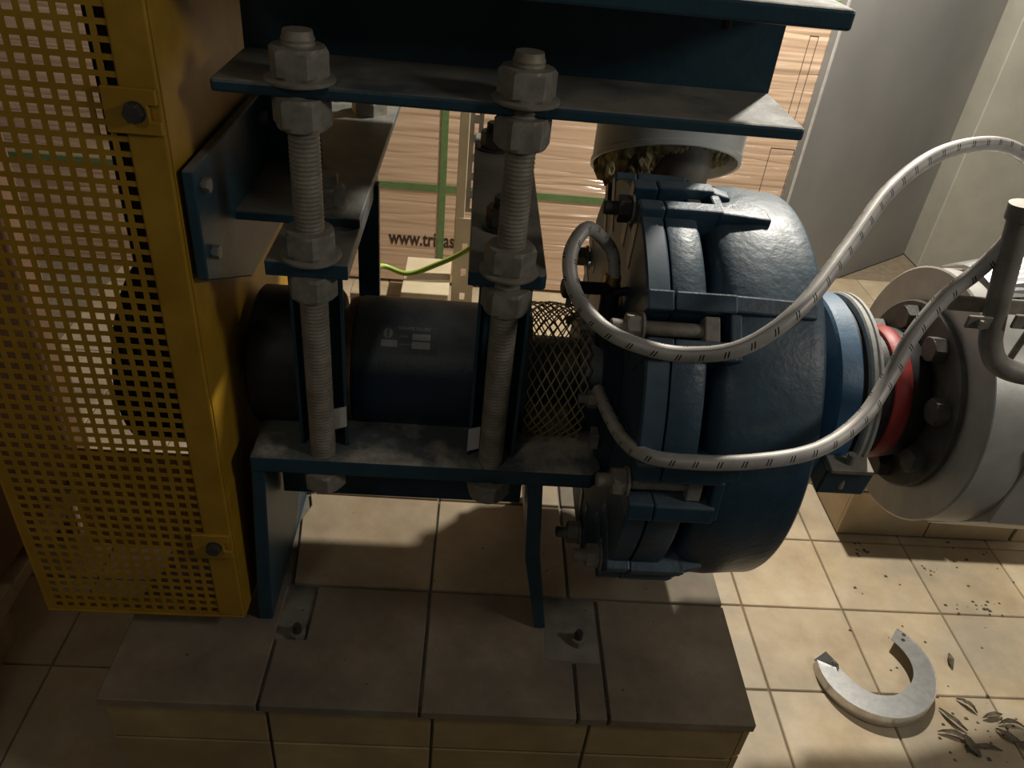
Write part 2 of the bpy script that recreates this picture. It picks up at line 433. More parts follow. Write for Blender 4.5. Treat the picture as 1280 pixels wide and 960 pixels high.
# stickers float in front of the half pipes' edges, placed from image pixels
for t, x0, x1, z0, z1, y in ((hpL, -.189, -.170, .798, .838, .986), (hpR, .0225, .041, .772, .817, .981)):
    mesh('sticker', [(x0, y, z0), (x1, y-.001, z0+.008), (x1, y-.001, z1+.006), (x0, y, z1), (x0, y+.002, z0), (x1, y+.002, z0+.008), (x1, y+.002, z1+.006), (x0, y+.002, z1)],
         [(0, 1, 2, 3), (7, 6, 5, 4), (0, 4, 5, 1), (1, 5, 6, 2), (2, 6, 7, 3), (3, 7, 4, 0)], white, t)

ZB = 1.106
barR = thing('support_bar', 'thick blue steel bar with dusty top on the right threaded rod', 'bar', (.06, 1.27, 1.084), 'support bars under the beam')
prism('bar_plate', [(.006, .962), (.108, .962), (.114, .968), (.114, 1.50), (.09, 1.53), (.006, 1.562)], 2, 1.084, ZB, blue, barR, bev=.002, seg=2)
barL = thing('support_bar', 'blue steel bar and wide dusty plate beside the yellow guard', 'bar', (-.2, 1.3, 1.084), 'support bars under the beam')
box('bar_tongue', (-.265, .952, 1.084), (-.155, 1.30, ZB), blue, barL, bev=.002, seg=2)
prism('wide_plate', [(-.340, 1.072), (-.155, 1.072), (-.152, 1.70), (-.165, 1.715), (-.340, 1.715)], 2, ZB, 1.120, blue, barL, bev=.0015)
prism('side_bracket', [(.925, 1.085), (.925, 1.232), (1.33, 1.232), (1.33, .99), (1.12, .99)], 0, -.3455, -.331, blue, barL, bev=.002)
prism('gusset', [(1.28, 1.12), (1.28, 1.235), (1.292, 1.235), (1.292, 1.12)], 0, -.331, -.245, blue, barL, bev=.001)
box('strut_plate', (-.184, 1.245, .80), (-.148, 1.262, ZB), blue, barL, bev=.001)
for y, z in ((.952, 1.205), (.955, 1.112), (1.25, 1.2)):
    hexa('bolt', (-.331, y, z), (1, 0, 0), .017, .010, zinc, barL)
def plate_bolt(x, y, par, z=1.120, mat=zinc):
    lathe('washer', (x, y, z), (0, 0, 1), [(0, .030), (.004, .030)], mat, par, 28)
    hexa('nut', (x, y, z+.004), (0, 0, 1), .042, .030, mat, par, rot=.4)
    lathe('bolt_end', (x, y, z+.034), (0, 0, 1), [(0, .014), (.014, .014), (.016, .012)], mat, par, 18)
plate_bolt(-.205, 1.115, barL)
plate_bolt(-.255, 1.67, barL, mat=darksteel)
plate_bolt(.052, 1.115, barR, z=ZB, mat=darksteel)
plate_bolt(.04, 1.47, barR, z=ZB, mat=darksteel)

def threaded(name, x, y, z0, z1, r, mat, parent, pitch=.0058, seg=22):
    prof = [(0, r*.8)]; d = .001; n = int((z1-z0-.004)/pitch)
    for i in range(n):
        prof += [(d, r*.93), (d+pitch*.42, r), (d+pitch*.58, r), (d+pitch*.98, r*.93)]; d += pitch
    prof.append((z1-z0, r*.86))
    return lathe(name, (x, y, z0), (0, 0, 1), prof, mat, parent, seg)
def rod(x, y, label, front=True):
    t = thing('threaded_rod', label, 'threaded rod', (x, y, ZP if front else 1.0), 'threaded rods holding the beams')
    threaded('rod', x, y, .70 if front else 1.02, 1.392, .0198, rodsteel, t)
    r0 = random.uniform(-.15, .15)
    N = [(1.046, .034, .05)]
    hexa('nut', (x, y, 1.048), (0, 0, 1), .062, .036, zinc, t, rot=.32+r0)
    lathe('washer', (x, y, ZB), (0, 0, 1), [(0, .040), (.0015, .041), (.004, .041), (.005, .039)], zinc, t, 36)
    hexa('nut', (x, y, ZB+.005), (0, 0, 1), .062, .035, zinc, t, rot=.25+r0)
    hexa('nut', (x, y, 1.281), (0, 0, 1), .062, .038, zinc, t, rot=.5+r0)
    lathe('washer', (x, y, 1.3352), (0, 0, 1), [(0, .041), (.0015, .042), (.004, .042), (.005, .040)], zinc, t, 36)
    hexa('nut', (x, y, 1.340), (0, 0, 1), .062, .035, zinc, t, rot=.42+r0)
    if front:
        hexa('bolt_head', (x, y, .697), (0, 0, 1), .062, .034, zinc, t, rot=.3)
    return t
rod(-.207, .975, 'left front threaded steel rod with hex nuts, nearest the yellow guard')
rod(.061, .970, 'right front threaded steel rod with hex nuts, before the wire mesh sleeve')
rod(-.205, 1.585, 'rear threaded rod end above the wide dusty plate', False)

beam = thing('channel_beam', 'dark blue steel channel beam across the top of the photo', 'beam', (.05, 1.05, 1.32))
def chan(beam, yf, yw, x0, x1):
    s = 1 if yw > yf else -1
    lo, hi = min(yf, yw), max(yf, yw)
    box('bottom_flange', (x0, lo, 1.319), (x1, hi, 1.335), blue, beam, bev=.004, seg=2)
    box('web', (x0, yw if s > 0 else yw-.014, 1.319), (x1, yw+.014 if s > 0 else yw, 1.468), blue, beam, bev=.001)
    box('top_flange', (x0-.005, lo-.004, 1.447), (x1+.016, hi, 1.470), blue, beam, bev=.004, seg=2)
chan(beam, .955, 1.115, -.308, .405)
hexa('nut', (.30, 1.03, 1.437), (0, 0, 1), .024, .011, darksteel, beam)
lathe('bolt_end', (.30, 1.03, 1.425), (0, 0, 1), [(0, .006), (.013, .006)], darksteel, beam, 12)
beam2 = thing('channel_beam', 'second dark channel beam hidden behind the front one', 'beam', (.05, 1.6, 1.32))
chan(beam2, 1.66, 1.52, -.308, .405)

mot = thing('electric_motor', 'blue electric motor standing on the channel beams above the photo', 'motor', (0, 1.3, 1.47))
box('mounting_plate', (-.30, .99, 1.4705), (.20, 1.60, 1.488), blue, mot, bev=.002)
lathe('motor_body', (-.29, 1.29, 1.735), (1, 0, 0), [(0, .05), (0, .19), (.01, .2), (.40, .2), (.41, .19), (.47, .17), (.48, .15), (.48, .05)], blue, mot, 40, rfun=lambda t, d: 1+.02*(1 if int(t/PI*20) % 2 else 0) if .02 < d < .39 else 1)
for sx in (-.24, .10):
    for sy in (1.10, 1.42): box('motor_foot', (sx, sy, 1.4885), (sx+.08, sy+.06, 1.60), blue, mot, bev=.003)

# ================================================================== BELT GUARD
GY = .92
gd = thing('belt_guard', 'tall yellow belt guard with square-holed front sheet', 'machine guard', (-.5, 1.1, .41))
def perforated():
    x0, x1, z0, z1 = -.690, -.392, .412, 1.80
    px, pz, hw = .0190, .0181, .0062
    nx = int((x1-x0-.006)/px); nz = int((z1-z0-.006)/pz)
    xs = [x0]; zs = [z0]
    sx = x1-.004-nx*px; 
    for i in range(nx):
        c = x1-.002-(nx-i-.5)*px; xs += [c-hw, c+hw]
    for j in range(nz):
        c = z0+.004+(j+.5)*pz; zs += [c-hw*.95, c+hw*.95]
    xs.append(x1); zs.append(z1)
    verts = [(x, GY, z) for z in zs for x in xs]; W = len(xs); faces = []
    for j in range(len(zs)-1):
        for i in range(W-1):
            if i % 2 == 1 and j % 2 == 1: continue
            a = j*W+i; faces.append((a, a+1, a+W+1, a+W))
    me = bpy.data.meshes.new('perforated_sheet'); me.from_pydata(verts, [], faces)
    bm = bmesh.new(); bm.from_mesh(me)
    r = bmesh.ops.extrude_face_region(bm, geom=list(bm.faces))
    bmesh.ops.translate(bm, vec=(0, .0022, 0), verts=[v for v in r['geom'] if isinstance(v, bmesh.types.BMVert)])
    bmesh.ops.recalc_face_normals(bm, faces=bm.faces)
    bm.to_mesh(me); bm.free()
    return link('perforated_sheet', me, yellow, gd)
perforated()
box('front_border', (-.398, GY-.0015, .412), (-.3535, GY+.006, 1.80), yellow, gd, bev=.003, seg=3)
prism('side_panel', [(GY+.005, .406), (GY+.005, 1.80), (1.74, 1.80), (1.74, .406)], 0, -.3565, -.352, yellow, gd, bev=.0008)  # rear end lengthened to keep lamp light off the left carton
box('bottom_lip', (-.690, GY-.001, .406), (-.354, GY+.03, .4115), yellow, gd, bev=.0008)
box('left_edge_strip', (-.6925, GY-.001, .406), (-.6895, GY+.02, 1.80), yellow, gd, bev=.0005)
def clip(zc):
    prism('bolt_clip', [(zc-.026, -.416), (zc+.026, -.416), (zc+.026, -.356), (zc+.008, -.356), (zc+.008, -.366), (zc-.010, -.366), (zc-.010, -.354), (zc-.026, -.354)], 1, GY-.008, GY-.0016, yellow, gd, bev=.001)
    lathe('washer', (-.381, GY-.008, zc), (0, -1, 0), [(0, .0125), (.002, .0125)], darksteel, gd, 20)
    hexa('bolt_head', (-.381, GY-.010, zc), (0, -1, 0), .020, .009, darksteel, gd)
clip(1.302); clip(.595)
box('rear_sheet', (-.690, 1.08, .406), (-.357, 1.083, .645), yellow, gd, bev=.0005)
pul = thing('belt_pulley', 'black belt pulley behind the yellow perforated sheet', 'pulley', (-.45, 1.141, .832))
prof = [(0, .06), (0, .155), (.004, .160)]
for k in range(5):
    d = .006+k*.022; prof += [(d, .160), (d+.005, .142), (d+.013, .142), (d+.018, .160)]
prof += [(.124, .160), (.128, .155), (.128, .06)]
lathe('sheave', (-.520, 1.141, .832), (1, 0, 0), prof, black, pul, 48)
lathe('hub', (-.525, 1.141, .832), (1, 0, 0), [(0, .06), (.160, .06), (.162, .055)], darksteel, pul, 30)
for k in range(4):
    x = -.4515+k*.0158
    bl = []
    for s in (-1, 1):
        box('belt', (x, 1.141+s*.149-.006, .835), (x+.0150, 1.141+s*.149+.006, 1.85), black, pul, bev=.001)

# ================================================================== SLURRY PUMP
YA, ZA = 1.141, .832  # pump and frame numbers already scaled about the camera to suit the plinth height
AX = (1, 0, 0)
def rp(x, r, t):       # t measured from straight up towards the camera side
    return Vector((x, YA-r*math.sin(t), ZA+r*math.cos(t)))
pump = thing('slurry_pump', 'big blue centrifugal pump with round casing and bearing housing', 'pump', (.2, YA, ZP))
def xl(name, prof, mat, seg=64, closed=False, parent=pump, rfun=None): return lathe(name, (0, YA, ZA), AX, prof, mat, parent, seg, closed=closed, rfun=rfun)
ANG = [4+40*k for k in range(9)]
def slots(th, d):          # bolt slots cut into the rims of cover and casing
    if not .2499 < d < .368: return 1
    deg = math.degrees(th)-90
    for a in ANG:
        if abs((deg-a+180) % 360-180) < 3.2: return .86
    return 1
bh = xl('bearing_housing', [(-.20, .05), (-.20, .088), (-.172, .088), (-.172, .105), (-.165, .110), (.09, .110), (.095, .114), (.118, .114), (.118, .05)], house_blue)
xl('rust_band', [(-.185, .0885), (-.185, .1045), (-.173, .1085), (-.171, .094)], rust, 48)
xl('end_cap', [(-.335, .03), (-.335, .112), (-.33, .118), (-.206, .118), (-.201, .112), (-.201, .03)], black, 40)
xl('shaft', [(-.362, .026), (-.336, .026)], darksteel, 24)
box('foot', (-.15, YA-.075, ZP+.0005), (.10, YA+.075, ZP+.03), house_blue, pump, bev=.003)
xl('stuffing_box', [(.118, .06), (.20, .06), (.2, .095), (.212, .10), (.235, .105), (.235, .16), (.249, .19), (.249, .06)], house_blue, 48)
xl('back_cover', [(.250, .10), (.250, .332), (.253, .335), (.281, .335), (.284, .332), (.284, .10)], cover_paint, 240, closed=True, rfun=slots)
xl('casing', [(.2865, .10), (.2865, .334), (.289, .335), (.330, .335), (.334, .332), (.337, .285), (.344, .278), (.349, .290), (.352, .305), (.357, .318), (.366, .327), (.38, .332), (.43, .335), (.455, .333),
              (.48, .331), (.498, .330), (.503, .327), (.506, .321), (.507, .20), (.507, .12), (.512, .108), (.60, .108), (.60, .06)], cast, 240, rfun=slots)
# suction side clamp flange
fl = xl('suction_flange', [(.602, .10), (.602, .168), (.606, .172), (.639, .172), (.642, .168), (.642, .10)], flange_blue, 72, closed=True)
xl('flange_backing', [(.643, .10), (.643, .160), (.654, .160), (.654, .10)], black, 60, closed=True)
xl('wear_ring', [(.655, .10), (.655, .170), (.658, .173), (.663, .173), (.664, .170), (.668, .170), (.669, .173), (.674, .173), (.676, .169), (.676, .10)], greyring, 72, closed=True)
def rbox(name, x0, x1, r0, r1, s0, s1, t, mat, parent, bev=.003, seg=2, taper=0.0):
    c, s = math.cos(t), math.sin(t)
    er = Vector((0, -s, c)); et = Vector((0, -c, -s)); o = Vector((0, YA, ZA))
    v = []
    for x in (x0, x1):
        for r in (r0, r1):
            for q in (s0, s1):
                rr = r - (taper if (x == x1 and r == r1) else 0)
                v.append(o + Vector((x, 0, 0)) + er*rr + et*q)
    return mesh(name, v, BF, mat, parent, bev=bev, seg=seg)
rbox('clamp_tab', .606, .676, .14, .205, -.008, .0, math.radians(98), zinc, pump, bev=.001)
rbox('clamp_lug', .604, .684, .13, .198, .003, .058, math.radians(98), blue, pump)
lathe('clamp_bolt', rp(.64, .186, math.radians(90)), (0, 0, -1), [(0, .007), (.07, .007)], zinc, pump, 12)

for deg in ANG:
    t = math.radians(deg)
    lug = rbox('lug', .2862, .372, .24, .348, -.047, -.020, t, cast, pump)           # upper cheek, with sub-parts
    rbox('rib', .360, .488 if deg == 44 else .40, .29, .347, -.047, -.022, t, cast, lug, taper=.010)
    rbox('cheek', .2862, .372, .24, .347, .020, .047, t, cast, lug)
    if deg == 4: rbox('rib', .360, .445, .29, .346, .022, .047, t, cast, lug, taper=.006)
    rbox('slot_end', .364, .380, .24, .342, -.021, .045, t, cast, lug)
    rbox('cover_cheek', .2485, .2855, .24, .346, -.048, -.019, t, cast, lug)
    rbox('cover_cheek', .2485, .2855, .24, .346, .019, .048, t, cast, lug)
    if deg == 324: continue                                        # slot left empty: its bolt would show from the camera
    bolt = lathe('bolt', rp(.203, .318, t), AX, [(0, .0085), (.002, .0105), (.147, .0105)], darksteel if deg in (4,) else zinc, pump, 16)
    hexa('nut', rp(.224, .318, t), AX, .036, .020, zinc if deg != 4 else darksteel, bolt, rot=t)
    lathe('washer', rp(.2445, .318, t), AX, [(0, .022), (.0035, .022)], zinc, bolt, 20)
    rbox('square_head', .331, .352, .292, .334, -.018, .018, t, zinc, bolt, bev=.002)
# gland bolts and packing studs
for deg in (20, 75, 130, 285):
    t = math.radians(deg)
    b = lathe('gland_bolt', rp(.195, .128, t), AX, [(0, .008), (.05, .008)], zinc, pump, 12)
    hexa('nut', rp(.210, .128, t), AX, .026, .016, zinc, b)
jb = lathe('jack_bolt', (.228, .995, .804), AX, [(0, .0085), (.05, .0085)], zinc, pump, 14)
box('square_head', (.222, .982, .790), (.234, 1.008, .818), zinc, jb, bev=.001)
box('jack_plate', (.2635, .965, .763), (.266, 1.03, .83), house_blue, jb, bev=0.0005)

# expanded metal sleeve
def sleeve():
    x0, x1, r = .116, .207, .119; ns = 13; dx = (x1-x0)/(ns-1); nseg = 54
    verts = []; faces = []
    for s in range(ns):
        base = len(verts); pts = []
        for k in range(nseg):
            ph = 1 if (k % 2 == 0) == (s % 2 == 0) else -1
            t = 2*PI*k/nseg; off = ph*dx*.46
            jr = r + .0012*math.sin(7*t+s)
            pts.append((x0+s*dx+off, t, jr))
        wv = .0011
        for (x, t, jr) in pts:
            for (ddx, dr) in ((-wv, -wv), (wv, -wv), (wv, wv), (-wv, wv)):
                verts.append(tuple(rp(x+ddx, jr+dr, t)))
        for k in range(nseg):
            a = base+k*4; b = base+((k+1) % nseg)*4
            for q in range(4):
                q2 = (q+1) % 4; faces.append((a+q, a+q2, b+q2, b+q))
    o = mesh('mesh_sleeve', verts, faces, meshmat, pump); tag(o, 'brass coloured expanded metal sleeve', kind='stuff')
sleeve()
# nameplate print on the bearing housing (flat print following the cylinder)
def house_print(name, x0, x1, d0, d1, mat, par, r=.1106):
    v = []; f = []; n = 4
    for k in range(n+1):
        t = math.radians(d0+(d1-d0)*k/n); v += [rp(x0, r, t), rp(x1, r, t)]
    for k in range(n): f.append((2*k, 2*k+1, 2*k+3, 2*k+2))
    return mesh(name, v, f, mat, par)
npl = house_print('nameplate', -.132, -.036, 24, 50, house_blue, pump, .1103)
house_print('blank_field', -.125, -.099, 38.5, 44.5, plategrey, npl)
house_print('blank_field', -.076, -.047, 32, 37.6, plategrey, npl)
house_print('blank_field', -.076, -.047, 39, 45, plategrey, npl)
def disc_print():
    c, r = math.radians(32.5), .0075; v = []; n = 20
    for k in range(n):
        a = 2*PI*k/n; v.append(rp(-.115+r*math.cos(a), .1107, c+r*math.sin(a)/.11*1.2))
    mesh('emblem', v, [tuple(range(n))], plategrey, npl)
    house_print('emblem_mark', -.1165, -.1135, 28.5, 36.5, house_blue, npl, .111)
disc_print()
def house_text(body, x, deg, size):
    t = math.radians(deg); o = rp(x, .1112, t)
    ex = Vector((1, 0, 0)); n = Vector((0, -math.sin(t), math.cos(t))); up = n.cross(ex)
    m = Matrix((ex, up, n)).transposed().to_4x4(); m.translation = o
    text_mesh('lettering', body, size, plategrey, npl, m, .0001, True)
house_text('GREASE FILLED', -.100, 27.5, .0078)
house_text('GRADE', -.096, 35, .004); house_text('QUANTITY', -.096, 42, .004)

# valve fitting that feeds the gland
vf = thing('gland_valve', 'small black valve fitting with hose nipple beside the pump cover', 'valve', (.225, 1.06, 1.0))
tube('body', [(.232, 1.075, .935), (.228, 1.08, 1.04)], .015, black, vf)
tube('arm', [(.228, 1.075, 1.035), (.16, 1.05, 1.047)], .010, black, vf)
lathe('arm_cap', (.17, 1.0525, 1.045), (-1, -.3, .15), [(0, .017), (.018, .017), (.02, .014)], black, vf, 20)
lathe('nipple', (.228, 1.08, 1.035), (.05, .05, 1), [(0, .013), (.02, .013)], brass, vf, 14)
lathe('wing', (.228, 1.06, 1.035), (1, .2, .2), [(0, .006), (.05, .008), (.054, .004)], black, vf, 12)
box('side_lever', (.158, 1.05, 1.012), (.166, 1.058, 1.045), zinc, vf, bev=.001)

# ================================================================== RUBBER JOINT, CLAD PIPE
ej = thing('expansion_joint', 'black rubber expansion joint with a red band', 'pipe joint', (.74, YA, ZA))
xl('bellows', [(.677, .06), (.677, .10), (.70, .104), (.735, .114), (.76, .118), (.785, .113), (.80, .10), (.80, .06)], black, 56, parent=ej)
xl('red_band', [(.727, .09), (.727, .117), (.732, .1195), (.745, .1205), (.752, .1195), (.756, .116), (.756, .09)], red, 64, closed=True, parent=ej)
xl('flange', [(.801, .07), (.801, .166), (.804, .169), (.812, .169), (.814, .166), (.814, .07)], flangesteel, 64, closed=True, parent=ej)
for k in range(8):
    t = math.radians(-22+45*k)
    hexa('bolt', rp(.801, .137, t), (-1, 0, 0),   .040, .024, flangesteel, ej, rot=t)
cp = thing('clad_pipe', 'thick aluminium clad pipe elbow at the right edge', 'pipe', (1.1, YA, .6))
xl('end_disc', [(.8155, .08), (.8155, .226), (.818, .229), (.821, .226), (.821, .08)], alu, 80, closed=True, parent=cp)
xl('end_band', [(.8215, .10), (.8215, .2265), (.893, .2265), (  .893, .10)], alu, 80, closed=True, parent=cp)
def facet(name, x0, x1, r0, r1, dy, rot, n=9):
    v = []; f = []
    for x, r, d in ((x0, r0, 0), (x1, r1, dy)):
        for k in range(n):
            t = 2*PI*k/n+rot; v.append((x, YA+d-r*math.sin(t), ZA+r*math.cos(t)))
    for k in range(n): f.append((k, (k+1) % n, n+(k+1) % n, n+k))
    f.append(tuple(range(n))[::-1]); f.append(tuple(range(n, 2*n)))
    return mesh(name, v, f, alu, cp, bev=.002)
facet('mitre_segment', .8945, 1.07, .243, .247, .0, .61)
facet('mitre_segment', 1.0715, 1.30, .246, .246, .06, .61)
facet('mitre_segment', 1.3015, 1.75, .244, .244, .10, .61)
for x, t in ((.955, 62), (.955, 100), (1.03, 62)):
    tt = math.radians(t); lathe('rivet', rp(x, .231, tt), (0, -math.sin(tt), math.cos(tt)), [(0, .006), (.006, .005), (.008, .002)], zinc, cp, 10)
# torn scrap of cladding on top
def torn():
    v = []; f = []; n = 14
    for k in range(n+1):
        t = math.radians(-32+44*k/n); up = .012+.02*math.sin(PI*k/n)
        v += [rp(.855, .229+up*.3, t), rp(.93+.012*random.random(), .231+up, t)]
    for k in range(n): f.append((2*k, 2*k+1, 2*k+3, 2*k+2))
    o = mesh('torn_sheet', v, f, alubright, cp); sm = o.modifiers.new('s', 'SOLIDIFY'); sm.thickness = .0012
torn()
pb = thing('stand_pipe', 'thin galvanised pipe with clamp at the right edge', 'pipe', (.72, .9, 1.06))
tube('pipe', catmull([(.683, .905, 1.275), (.695, .90, 1.20), (.712, .897, 1.12), (.722, .893, 1.085), (.745, .888, 1.058), (.79, .885, 1.047), (.85, .885, 1.05)], 8), .015, steelpipe, pb, 18)
lathe('collar', (.685, .905, 1.262), (-.12, .04, 1), [(0, .018), (.02, .018)], steelpipe, pb, 20)
box('clamp_plate', (.662, .877, 1.118), (.695, .882, 1.136), zinc, pb, bev=.001)
box('clamp_plate', (.724, .877, 1.122), (.79, .882, 1.142), zinc, pb, bev=.001)
box('clamp_plate', (.655, .914, 1.123), (.79, .919, 1.145), zinc, pb, bev=.001)
hexa('clamp_bolt', (.679, .877, 1.127), (0, -1, 0), .012, .007, zinc, pb)
hexa('clamp_bolt', (.755, .877, 1.132), (0, -1, 0), .012, .007, zinc, pb)
tube('tie_strap', [(.79, .917, 1.135), (.82, .96, 1.07), (.83, .98, 1.0)], .005, zinc, pb, 8)

# ================================================================== HOSES
H1 = [(.231, 1.083, 1.05), (.222, 1.082, 1.09), (.2, 1.07, 1.12), (.168, 1.03, 1.151), (.145, .99, 1.129), (.153, .95, 1.092), (.183, .88, 1.082), (.228, .84, 1.081), (.285, .82, 1.085), (.344, .80, 1.114),
      (.406, .82, 1.161), (.48, .90, 1.21), (.549, .98, 1.256), (.625, 1.04, 1.288), (.704, 1.08, 1.299), (.785, 1.12, 1.287), (.859, 1.14, 1.25), (.93, 1.15, 1.18), (.99, 1.15, 1.10)]
tag(tube('braided_hose', catmull(H1, 9), .0105, hosemat, None, 14), 'grey braided hose looping high over the blue casing to the right', 'hose', 'braided steel hoses')
tag(tube('braided_hose', catmull([(.226, 1.02, .881), (.229, .955, .892), (.241, .87, .905), (.262, .81, .926), (.313, .785, .940), (.388, .77, .959), (.471, .78, .976), (.539, .82, 1.0), (.579, .86, 1.041), (.606, .89, 1.096),
                                  (.640, .91, 1.145), (.672, .915, 1.185), (.686, .906, 1.235), (.684, .905, 1.27)], 9), .0105, hosemat, None, 14), 'lower grey braided hose sagging across the casing to the thin pipe', 'hose', 'braided steel hoses')

# ================================================================== DISCHARGE PIPE
dp = thing('discharge_pipe', 'vertical grey discharge pipe in a cut aluminium jacket with wool', 'pipe', (.352, 1.42, 1.0))
DX, DY = .352, 1.40
ZC = 1.128
def cutz(y, r=0): return ZC - (y-DY)*.62              # the jacket is cut off at a slant, higher at the front
lathe('inner_pipe', (DX+.030, DY-.005, 1.01), (0, 0, 1), [(0, .052), (1.1, .052)], steelpipe, dp, 40)
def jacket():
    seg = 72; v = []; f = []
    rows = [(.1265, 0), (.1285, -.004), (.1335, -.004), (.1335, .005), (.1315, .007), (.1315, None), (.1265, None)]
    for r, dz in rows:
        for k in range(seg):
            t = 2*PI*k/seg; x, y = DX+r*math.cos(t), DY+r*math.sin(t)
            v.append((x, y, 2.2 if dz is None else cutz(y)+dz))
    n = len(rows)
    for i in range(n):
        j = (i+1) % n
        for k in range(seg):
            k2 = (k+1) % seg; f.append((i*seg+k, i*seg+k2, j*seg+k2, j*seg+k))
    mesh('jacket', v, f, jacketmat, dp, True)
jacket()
def wool_lump():
    rnd = random.Random(3)
    seg, rows = 96, 16; v = []; f = []
    for i in range(rows+1):
        u = i/rows
        for k in range(seg):
            t = 2*PI*k/seg
            r = .050+(.126-.050)*u; cx = DX+.030*(1-u)
            x, y = cx+r*math.cos(t), DY+r*math.sin(t)
            left = math.exp(-((t-3.4)/.75)**2)
            z = cutz(y)+.022-.034*left*math.sin(PI*min(1, .25+.6*u))+rnd.uniform(-.010, .010)+.007*math.sin(6*t+i*1.7)
            v.append((x, y, z))
    for i in range(rows):
        for k in range(seg):
            k2 = (k+1) % seg; f.append((i*seg+k, i*seg+k2, (i+1)*seg+k2, (i+1)*seg+k))
    o = mesh('wool_filling', v, f, wool, dp); tag(o, 'ragged yellow-brown mineral wool', kind='stuff')
    v = []; f = []
    for q in range(46):
        c = Vector((DX-.075+rnd.gauss(0, .022), DY-.01+rnd.gauss(0, .035), 0)); c.z = cutz(c.y)+.012-abs(rnd.gauss(0, .028))
        b = len(v); n = 7; L = rnd.uniform(.010, .026)
        for s in range(4):
            for k in range(n):
                a = 2*PI*k/n; rr = L*(.25+.75*math.sin(PI*(s+.5)/4))*rnd.uniform(.5, 1.3)*.6
                v.append(c+Vector((rr*math.cos(a), rr*math.sin(a), L*(1-s*.7)+rnd.uniform(-.004, .004))))
        for s in range(3):
            for k in range(n):
                k2 = (k+1) % n; f.append((b+s*n+k, b+s*n+k2, b+(s+1)*n+k2, b+(s+1)*n+k))
        f.append(tuple(b+k for k in range(n))[::-1]); f.append(tuple(b+3*n+k for k in range(n)))
    o = mesh('wool_tuft', v, f, wool, dp); tag(o, 'hanging shred of mineral wool', kind='stuff')
wool_lump()

# ================================================================== BACKGROUND PALLET BOX
pbx = thing('wrapped_carton', 'large cardboard carton in stretch film with green straps, behind the pump', 'box', (.2, 3.4, 0))
box('carton', (-1.75, 2.97, .012), (1.245, 4.1, 1.45), card, pbx, bev=.004)
box('skid', (-1.72, 3.0, 0.0), (1.22, 4.07, .0118), darksteel, pbx, bev=0)
def strap(x0, x1, z0, z1, p=0): box('strap', (x0, 2.9665-p, z0), (x1, 2.9705, z1), strapgreen, pbx, bev=.0004)
strap(-1.75, 1.245, .412, .442)
for x in (-.117, -1.15, .79): strap(x, x+.027, .012, 1.45, .001)
strap(1.12, 1.245, 1.19, 1.22)
m = Matrix.Rotation(PI/2, 4, 'X') @ Matrix.Diagonal((.655, 1, 1, 1)); m.translation = (-.312, 2.9690, .204)
text_mesh('lettering', 'www.trinas', .088, ink, pbx, m, .0006, True)
def outline(x0, x1, z0, z1, wd=.0022):
    for a in ((x0, x1, z0, z0+wd), (x0, x1, z1-wd, z1), (x0, x0+wd, z0+wd, z1-wd), (x1-wd, x1, z0+wd, z1-wd)):
        box('printed_line', (a[0], 2.9690, a[2]), (a[1], 2.9702, a[3]), ink, pbx, bev=0)
outline(1.172, 1.205, .75, 1.10); outline(1.145, 1.26-.02, .50, .695)

post = thing('slotted_post', 'pale slotted post standing behind the blue bearing housing', 'post', (0, 2.2, 0))
def slotted(x0, x1, y, z0, z1, hole, pitch, mat):
    zs = [z0]; c = z0+pitch*.5
    while c+hole[1] < z1: zs += [c-hole[1], c+hole[1]]; c += pitch
    zs.append(z1); cx = (x0+x1)/2; xs = [x0, cx-hole[0], cx+hole[0], x1]
    v = [(x, y, z) for z in zs for x in xs]; f = []
    for j in range(len(zs)-1):
        for i in range(3):
            if i == 1 and j % 2 == 1: continue
            a = j*4+i; f.append((a, a+1, a+5, a+4))
    o = mesh('slotted_face', v, f, mat, post); s = o.modifiers.new('s', 'SOLIDIFY'); s.thickness = .003; s.offset = 0
slotted(-.034, .03, 2.2, 0, .645, (.008, .012), .085, cream)
slotted(-.008, .03, 2.214, .66, 1.7, (.006, .016), .055, steelpipe)
box('angle_leg', (-.036, 2.2, .646), (-.009, 2.206, 1.7), cream, post, bev=.001)
box('angle_leg', (-.0365, 2.203, 0), (-.0335, 2.25, .645), cream, post, bev=.0005)
crate = thing('pale_crate', 'low cream wooden crate top behind the bearing housing', 'crate', (-.1, 2.15, 0))
box('lid', (-.187, 2.11, .418), (-.043, 2.35, .432), cream, crate, bev=.002)
box('side_board', (-.183, 2.115, 0), (-.047, 2.128, .4175), cream, crate, bev=.002)
box('side_board', (-.183, 2.332, 0), (-.047, 2.345, .4175), cream, crate, bev=.002)
plank = thing('wood_offcut', 'short brown wooden offcut lying left of the pale crate', 'wood', (-.28, 2.3, 0))
box('plank', (-.36, 2.24, .30), (-.20, 2.33, .345), wood, plank, bev=.002)
box('plank', (-.35, 2.25, .0), (-.21, 2.32, .2995), card2, plank, bev=.002)
tag(tube('earth_wire', catmull([(-.166, 1.266, .93), (-.19, 1.40, .84), (-.205, 1.53, .795), (-.183, 1.6, .777), (-.126, 1.6, .762), (-.064, 1.6, .789), (.006, 1.6, .832), (.06, 1.58, .90), (.07, 1.50, 1.0), (.07, 1.46, 1.082)], 8), .006, wiremat, None, 10),
    'green and yellow earth wire sagging behind the bearing housing', 'wire')

